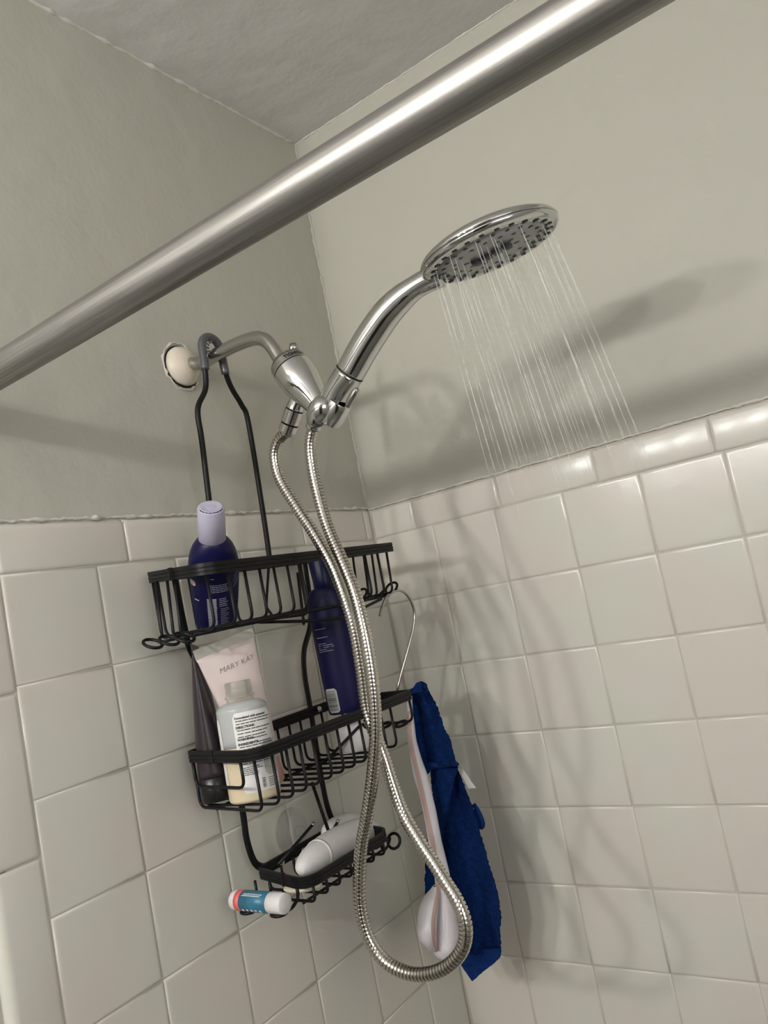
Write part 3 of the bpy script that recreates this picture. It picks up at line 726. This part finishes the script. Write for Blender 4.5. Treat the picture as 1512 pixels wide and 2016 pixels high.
# tapered squeeze tubes: round at the cap, flat at the crimp
def squeeze(name, label, a, b, crimp_dir, r0, wcr, matb, matc, capm, capl, capr, crimp=.008, n=40, front=None):
    a, b = V(a), V(b); L = (b - a).length; z = (b - a).normalized()
    sdir = V(crimp_dir); sdir = (sdir - z * sdir.dot(z)).normalized(); fdir = sdir.cross(z).normalized()
    if fdir.dot(CAM - a) < 0: fdir = -fdir
    th = thing(name, label, 'tube', a)
    def sec(t):
        k = max(0, min(1, (t - capl) / (L - capl))); e = k ** 1.15
        return r0 + (wcr - r0) * k ** .9, max(.0010, r0 * (1 - e) ** .62) if k < 1 else .0010
    mb = MB(); vs_ = []; fs_ = []; ts = [capl + (L - crimp - capl) * i / 28 for i in range(29)]
    for t in ts:
        sx_, sy_ = sec(t if t < L - crimp else L)
        for k in range(n):
            an = 2 * math.pi * k / n; vs_.append(a + z * t + sdir * (sx_ * math.cos(an)) + fdir * (sy_ * math.sin(an)))
    for i in range(len(ts) - 1):
        for k in range(n): l = (k + 1) % n; fs_.append((i * n + k, i * n + l, (i + 1) * n + l, (i + 1) * n + k))
    fs_ += [tuple(range(n - 1, -1, -1)), tuple((len(ts) - 1) * n + k for k in range(n))]
    obj('tube_body', mb.add(vs_, fs_), matb, th)
    R = Matrix((sdir, fdir, z)).transposed(); sx_, _ = sec(L)
    obj('crimp', box(a + z * (L - crimp / 2 + .0015), (sx_ * 2 + .0002, .0016, crimp + .003), R=R), matc, th, smooth=False)
    obj('cap', lathe(a, b, [(0, capr - .0015), (.0015, capr), (capl - .001, capr + .0006), (capl + .0002, capr - .0004)], 36), capm, th)
    return th, a, z, sdir, fdir, sec, L
TL, TR = P(381, 1287, x=.048), P(497, 1240, x=.082)
tc = (TL + TR) / 2; bc = P(536, 1568, x=.060); bc.z = -.2805
pk, pa, pz, ps, pf, psec, PL = squeeze('pink_tube', 'pale pink squeeze tube with silver crimp and grey lettering', bc, tc, TR - TL, .0195, (TR - TL).length / 2, PINKT, SILV, ROSE, .030, .0185)
if (RM.transposed() @ ps).x < 0: ps = -ps
def pinkmap(cx, ct, rot=0, lift=.0006):
    def f(x, y):
        X = cx + x * math.cos(rot) - y * math.sin(rot); T = ct + x * math.sin(rot) + y * math.cos(rot)
        sx_, sy_ = psec(T); d = sy_ * math.sqrt(max(0, 1 - (X / sx_) ** 2)) if abs(X) < sx_ else 0
        return pa + pz * T + ps * X + pf * (d + lift)
    return f
text_on('MARY KAY', .0086, pinkmap(.0045, PL - .0285, .02), 'lettering', GREYINK, pk, sx=1.05, shear=.25, bold=-.0001)
# dark tube beside it
da_, db_ = P(431, 1588, x=.042), P(384, 1276, x=.030); da_.z = -.2795
dk = squeeze('dark_tube', 'dark brown squeeze tube with black cap at the left end of the middle basket', da_, db_, V((.52, -.60, 0)), .0175, .026, BROWN, BROWN, GLOSSBK, .026, .0172)

# clear bottle, half full
cb0 = P(507, 1588, x=.0900); cb0.z = -.2812; cbt = P(467, 1341, x=.086)
fdc = horiz_cam(cb0); HC = (cbt - cb0).length; ZL = .058
SC = Surf(cb0, cbt, smooth_secs([(0, .0245, .0215), (.0015, .0268, .0238), (.006, .0280, .0250), (.03, .0282, .0252), (ZL, .0282, .0252), (HC - .034, .0282, .0252), (HC - .028, .0272, .0244), (HC - .0235, .0225, .0210), (HC - .0215, .0150, .0150)]), fdc)
cl = thing('clear_bottle', 'translucent bottle without cap, cream liquid in the lower part', 'bottle', cb0)
lo = [s for s in SC.secs if s[0] <= ZL]; hi = [s for s in SC.secs if s[0] >= ZL]
obj('liquid_filled_part', SC.build(44, lo + [(ZL, .0282, .0252)]), CREAM, cl); obj('empty_part', SC.build(44, [(ZL, .0282, .0252)] + hi), MILKY, cl)
zc_ = (cbt - cb0).normalized(); nb = cb0 + zc_ * (HC - .0225)
obj('neck', lathe(nb, nb + zc_, [(0, .0148), (.002, .0150), (.0045, .0152), (.005, .0164), (.0068, .0164), (.0072, .0150), (.0150, .0146), (.0205, .0146), (.0225, .0140), (.0225, .0122), (.004, .0120), (.003, .002)], 36, cap=False), CLEARP, cl)
obj('front_label', SC.patch(-.42, 1.30, .010, HC - .0330, .0004, 18, 16, rcorner=.003), PAPER, cl)
obj('side_label', SC.patch(-1.50, -1.10, .016, HC - .0370, .0004, 8, 12, rcorner=.003), PAPER, cl)
obj('label_panel', SC.patch(.52, 1.28, .024, .060, .0006, 10, 8, rcorner=.004), PAPERG, cl)
def clmap(th0, t0):
    return lambda x, y: SC.at(th0 + x / .0282, t0 + y, .0007)
tx = HC - .0385
for s_, row, b_ in (('Formulated with patented', 0, .00012), ('DIRECTIONS:', 3.2, .00016), ('WARNING:', 7.3, .00016), ('INGREDIENTS:', 8.9, .00016)):
    text_on(s_, .0034, clmap(-.34, tx - row * .0031), 'label_words', INK, cl, align='LEFT', bold=b_)
lm = MB()
lines(SC, -.32, 1.20, tx - .0031, tx - .0062, 2, .0009, 31, .0007, lm, ragged_=.25); lines(SC, -.30, 1.20, tx - .0130, tx - .0200, 3, .0009, 32, .0007, lm, ragged_=.3)
lines(SC, .10, 1.0, tx - .0230, tx - .0231, 1, .0009, 33, .0007, lm); lines(SC, .34, 1.2, tx - .0279, tx - .0280, 1, .0009, 34, .0007, lm)
lines(SC, -.30, 1.22, tx - .0305, tx - .0480, 7, .0009, 35, .0007, lm, ragged_=.08); lines(SC, -.28, .42, tx - .0520, .0290, 5, .0008, 36, .0007, lm, ragged_=.4)
lines(SC, .60, 1.20, .0215, .0130, 5, .0007, 37, .0007, lm, ragged_=.2)
obj('fine_print', lm, INK, cl, smooth=False)
bb = MB(); tt = .0130
rnd = random.Random(3)
while tt < .0225:
    hh = rnd.choice((.0003, .0006)); SC.patch(.34, .46, tt, tt + hh, .0008, 2, 1, mb=bb); tt += hh + .0005
obj('barcode', bb, INK, cl, smooth=False)

# ------------------------------------------------------------------ things in and under the soap dish
gt = thing('white_handled_tool', 'smooth white rounded handle-shaped object lying in the bottom soap dish', 'bath tool', P(640, 1690, x=.075))
g1 = [(591, 1716, .100, .0045), (597, 1708, .098, .0100), (612, 1695, .094, .0150), (634, 1679, .089, .0176), (662, 1662, .083, .0186), (695, 1646, .077, .0190), (722, 1636, .073, .0170), (733, 1632, .071, .0110), (737, 1631, .070, .004)]
pts = spline([P(u, v, x=x) for u, v, x, r in g1], 6); rr = [a.x for a in spline([V((r, 0, 0)) for *_, r in g1], 6)]
obj('handle', tube(pts, rr, 28), SOAPW, gt)
obj('seam_ring', tube([pts[16], pts[17]], rr[17] + .00025, 28), PAPER, gt)
g2 = [(642, 1652, .045, .006), (650, 1640, .045, .0130), (668, 1633, .047, .0170), (692, 1629, .050, .0185), (716, 1634, .053, .0165), (732, 1645, .057, .0100), (737, 1650, .058, .004)]
pts = spline([P(u, v, x=x) for u, v, x, r in g2], 6); rr = [a.x for a in spline([V((r, 0, 0)) for *_, r in g2], 6)]
obj('head', tube(pts, rr, 28), SOAPW, gt)
sb = thing('soap_bar', 'cream coloured soap sliver on the soap dish wires', 'soap', (.075, -.385, -.400))
obj('bar', ball((.080, -.386, -.3975), (.024, .014, .0050), 24, 12, R=Matrix.Rotation(.3, 3, 'Z')), SOAPB, sb)
# lip balm on the two hook rings
bz = -.3925 + .0018
b0, b1_ = V((.030, -.4435, bz)), V((.108, -.4435, bz)); ad = (b1_ - b0).normalized(); r = .0105
lb = thing('lip_balm', 'small teal and coral balm stick lying on the lower hook rings', 'lip balm', b0)
BX = lambda a, b: (b0 + V((a, 0, 0)), b0 + V((b, 0, 0)))
obj('base', lathe(b0, b1_, [(0, r - .0012), (.0012, r - .0002), (.0125, r)], 32), SOAPW, lb)
obj('coral_band', lathe(b0 + ad * .0085, b1_, [(0, r + .0002), (.0085, r + .0002)], 32), CORAL, lb)
obj('teal_label', lathe(b0 + ad * .0165, b1_, [(0, r + .0003), (.0400, r + .0003)], 32), TEAL, lb)
obj('cap', lathe(b0 + ad * .0565, b1_, [(0, r), (.0003, r + .0003), (.0200, r + .0001), (.0212, r - .0010), (.0212, .001)], 32), SOAPW, lb)
SB = Surf(b0, b1_, [(0, r + .0006, r + .0006), (.08, r + .0006, r + .0006)], V((.45, -.85, .25)))
bt = lines(SB, .70, 1.02, .022, .048, 5, .0034, 51, .0001, breaks=False, ragged_=.5)
SB.patch(-.62, -.56, .020, .048, .0001, 2, 4, mb=bt); SB.patch(-.74, -.70, .022, .050, .0001, 2, 4, mb=bt); SB.patch(-.84, -.80, .022, .050, .0001, 2, 4, mb=bt)
obj('printed_text', bt, PAPER, lb, smooth=False)

# ------------------------------------------------------------------ steel hook on the upper basket's right ring
hk = [(748, 1212, .115), (752, 1196, .115), (760, 1177, .118), (772, 1166, .122), (786, 1162, .124), (800, 1170, .124), (811, 1188, .124), (816, 1208, .123), (814, 1234, .120), (806, 1268, .114), (796, 1305, .106), (787, 1338, .098), (783, 1356, .094), (784, 1366, .092), (789, 1371, .092)]
hkp = spline([P(u, v, x=x + .012) for u, v, x in hk], 8)
tag(obj('steel_hook', tube(hkp, .0019, 10), STEEL), 'thin bare steel wire hook hung from the upper basket end ring', 'hook')

# ------------------------------------------------------------------ back brush
bw = thing('back_brush', 'white bath brush with dusty pink side stripe, hanging beside the blue washcloth', 'brush', P(803, 1385, x=.122))
XB = .122
rowsB = [(1372, 801, 812), (1400, 800.5, 813), (1432, 801, 817), (1462, 803, 821), (1500, 809, 832), (1528, 814, 842), (1560, 824, 850), (1594, 832, 858), (1625, 838, 864), (1657, 843, 870), (1690, 849, 878), (1724, 855, 886), (1745, 857, 888)]
RV = RM @ V((1, 0, 0)); FVh = V((CAM.x - .12, CAM.y + .17, 0)).normalized(); SVh = V((0, 0, 1)).cross(FVh).normalized()
def ribbonbody(rows, xq, depth, n=24, mb=None, yoff=0):
    mb = mb or MB(); vs_ = []; fs_ = []
    for j, (vv, l, r_) in enumerate(rows):
        a, b = P(l, vv, x=xq), P(r_, vv, x=xq); c = (a + b) / 2
        cc = P((l + r_) / 2, vv, x=xq); hw = ((r_ - l) / 2) * ((cc - CAM).dot(-(RM @ V((0, 0, 1))))) / F
        d = depth[j] if isinstance(depth, (list, tuple)) else depth
        for k in range(n):
            an = 2 * math.pi * k / n; vs_.append(cc + FVh * (yoff + d * math.sin(an)) + SVh * (hw * math.cos(an)))
    m_ = len(rows)
    for i in range(m_ - 1):
        for k in range(n): q = (k + 1) % n; fs_.append((i * n + k, i * n + q, (i + 1) * n + q, (i + 1) * n + k))
    fs_ += [tuple(range(n)), tuple((m_ - 1) * n + k for k in range(n - 1, -1, -1))]
    return mb.add(vs_, fs_)
def smrows(rows, n=5): return [(a.x, a.y, a.z) for a in spline([V(r_) for r_ in rows], n)]
obj('handle', ribbonbody(smrows(rowsB), XB, .0065), LWHITE, bw)
shell = smrows([(1722, 858, 884), (1740, 859, 886), (1765, 855, 888), (1790, 850, 896), (1815, 848, 902), (1840, 847, 905), (1860, 849, 901), (1875, 856, 895), (1884, 868, 886), (1887, 874, 880)])
obj('head_shell', ribbonbody(shell, XB, [.0065 + .017 * math.sin(math.pi * min(1, max(.0, i / (len(shell) - 1)))) for i in range(len(shell))]), LWHITE, bw)
padr = smrows([(1744, 852, 860), (1752, 846, 864), (1765, 834, 866), (1785, 825, 864), (1812, 821, 861), (1838, 823, 860), (1855, 832, 860), (1866, 844, 862), (1872, 854, 864)])
obj('brush_pad', ribbonbody(padr, XB - .004, [.004 + .015 * math.sin(math.pi * i / (len(padr) - 1)) for i in range(len(padr))]), LWHITE, bw)
stp = [(1400, 806), (1432, 805.5), (1462, 808.5), (1500, 816.5), (1528, 823), (1560, 831), (1594, 838.5), (1625, 845), (1657, 851), (1690, 857), (1724, 861.5), (1753, 863.5), (1773, 859.5), (1811, 853.5), (1840, 854), (1860, 857.5), (1873, 864)]
sp = [(a.x, a.y) for a in spline([V((q[0], q[1], 0)) for q in stp], 5)]
from mathutils.bvhtree import BVHTree
bpy.context.view_layer.update()
vsB, fsB = [], []
for nm in bw.children:
    o_ = len(vsB); vsB += [nm.matrix_world @ v.co for v in nm.data.vertices]; fsB += [tuple(i + o_ for i in p.vertices) for p in nm.data.polygons]
bvh = BVHTree.FromPolygons(vsB, fsB)
sm = MB(); sv, sf = [], []
NC = 5
for v_, u_ in sp:
    for du in [-4.4 + 8.8 * q_ / (NC - 1) for q_ in range(NC)]:
        q = P(u_ + du, v_, x=XB); hit = bvh.ray_cast(CAM, (q - CAM).normalized()); p_ = hit[0] if hit[0] else q
        sv.append(p_ + (CAM - p_).normalized() * .0006)
for i in range(len(sp) - 1):
    for c_ in range(NC - 1):
        a_ = i * NC + c_; sf.append((a_, a_ + 1, a_ + NC + 1, a_ + NC))
obj('pink_stripe', sm.add(sv, sf), SKINPK, bw)

# ------------------------------------------------------------------ blue washcloth
wcz = thing('washcloth', 'folded dark blue terry washcloth hanging at the right end of the caddy', 'washcloth', P(830, 1345, y=-.14))
def cloth(rows, xq, amp, freq, seed_, nu=46, nv=110, thick=.0035, name='fold', m=TOWEL, fz=.0011):
    rows = [(a.x, a.y, a.z) for a in spline([V(r_) for r_ in rows], 12)]
    n_ = len(rows); mb = MB(); vs_ = []; fs_ = []
    for s_ in (1, -1):
        for j in range(nv + 1):
            q = j / nv * (n_ - 1); i = min(int(q), n_ - 2); k = q - i
            vv = rows[i][0] * (1 - k) + rows[i + 1][0] * k; l = rows[i][1] * (1 - k) + rows[i + 1][1] * k; r_ = rows[i][2] * (1 - k) + rows[i + 1][2] * k
            for i2 in range(nu + 1):
                t = i2 / nu; e = math.sin(math.pi * t) ** .5 if 0 < t < 1 else 0; eq = min(1, 4 * min(j / nv, 1 - j / nv) * 3)
                dx_ = amp * math.sin(t * freq + 1.2 * math.sin(j / nv * 2.2 + seed_)) * (.35 + .65 * (j / nv)) + .003 * noise.noise(V((t * 3, j / nv * 5, seed_)))
                p = P(l + (r_ - l) * t, vv, y=xq + dx_)
                p = p + FVh * (s_ * thick * e * (.4 + .6 * eq)) + V(noise.noise_vector(p * 260)) * fz
                vs_.append(p)
    w_ = nu + 1; h_ = nv + 1; N = w_ * h_
    for j in range(nv):
        for i in range(nu):
            a = j * w_ + i; fs_.append((a, a + 1, a + w_ + 1, a + w_)); b = a + N; fs_.append((b, b + w_, b + w_ + 1, b + 1))
    for j in range(nv):
        a = j * w_; fs_.append((a, a + w_, a + w_ + N, a + N)); a = j * w_ + nu; fs_.append((a, a + N, a + w_ + N, a + w_))
    for i in range(nu):
        fs_.append((i, i + N, i + 1 + N, i + 1)); a = nv * w_ + i; fs_.append((a, a + 1, a + 1 + N, a + N))
    return obj(name, mb.add(vs_, fs_), m, wcz)
# long back layer
cloth([(1500, 850, 899), (1530, 848, 908), (1560, 851, 920), (1600, 846, 934), (1640, 842, 946), (1676, 839, 956), (1710, 837, 966), (1740, 836, 976), (1775, 838, 983), (1808, 850, 987), (1830, 862, 985), (1855, 876, 986), (1877, 890, 986)], -.122, .013, 9.5, 1.0, nv=170, name='long_layer', fz=.0017)
# hem corner at the bottom
def quadpatch(rows, xq, name, m, thick=.002, seed_=5): return cloth(rows, xq, .003, 5, seed_, nu=30, nv=40, thick=thick, name=name, m=m, fz=.0005)
quadpatch([(1868, 893, 987), (1884, 900, 985), (1897, 906, 972), (1908, 913, 958), (1920, 921, 943), (1931, 928, 931)], -.124, 'hem_corner', HEM)
# short front layer
cloth([(1342, 826, 832), (1346, 819, 839), (1355, 810, 843), (1364, 803, 846), (1376, 804, 853), (1392, 811, 862), (1410, 813, 867), (1430, 814, 874), (1455, 815, 886), (1478, 819, 892), (1500, 824, 898), (1509, 827, 901)], -.146, .009, 8.5, 2.0, name='short_layer', fz=.0015)
cloth([(1500, 825, 901), (1508, 827, 901), (1513, 829, 856), (1520, 831, 847), (1527, 833, 840), (1531, 834, 837)], -.148, .003, 4, 2.6, nu=30, nv=30, name='hem_flap', m=HEM, fz=.0005)
cloth([(1512, 858, 902), (1545, 857, 893), (1590, 866, 884), (1640, 872, 878), (1700, 874, 876)], -.140, .004, 4, 4.2, nu=26, nv=60, name='inner_fold')
tg = MB(); q = [P(899, 1504, y=-.130), P(912, 1513, y=-.128), P(937, 1551, y=-.115), P(922, 1553, y=-.120)]
tg.add(q + [p + V((-.0008, .0006, 0)) for p in q], [(0, 1, 2, 3), (7, 6, 5, 4), (0, 4, 5, 1), (1, 5, 6, 2), (2, 6, 7, 3), (3, 7, 4, 0)])
obj('care_tag', tg, PAPER, wcz, smooth=False)
obj('hanging_loop', tube(spline([P(932, 1583, y=-.118), P(943, 1600, y=-.118), P(951, 1622, y=-.118), P(946, 1628, y=-.118), P(938, 1606, y=-.118), P(934, 1594, y=-.118)], 6), .0030, 8), HEM, wcz)
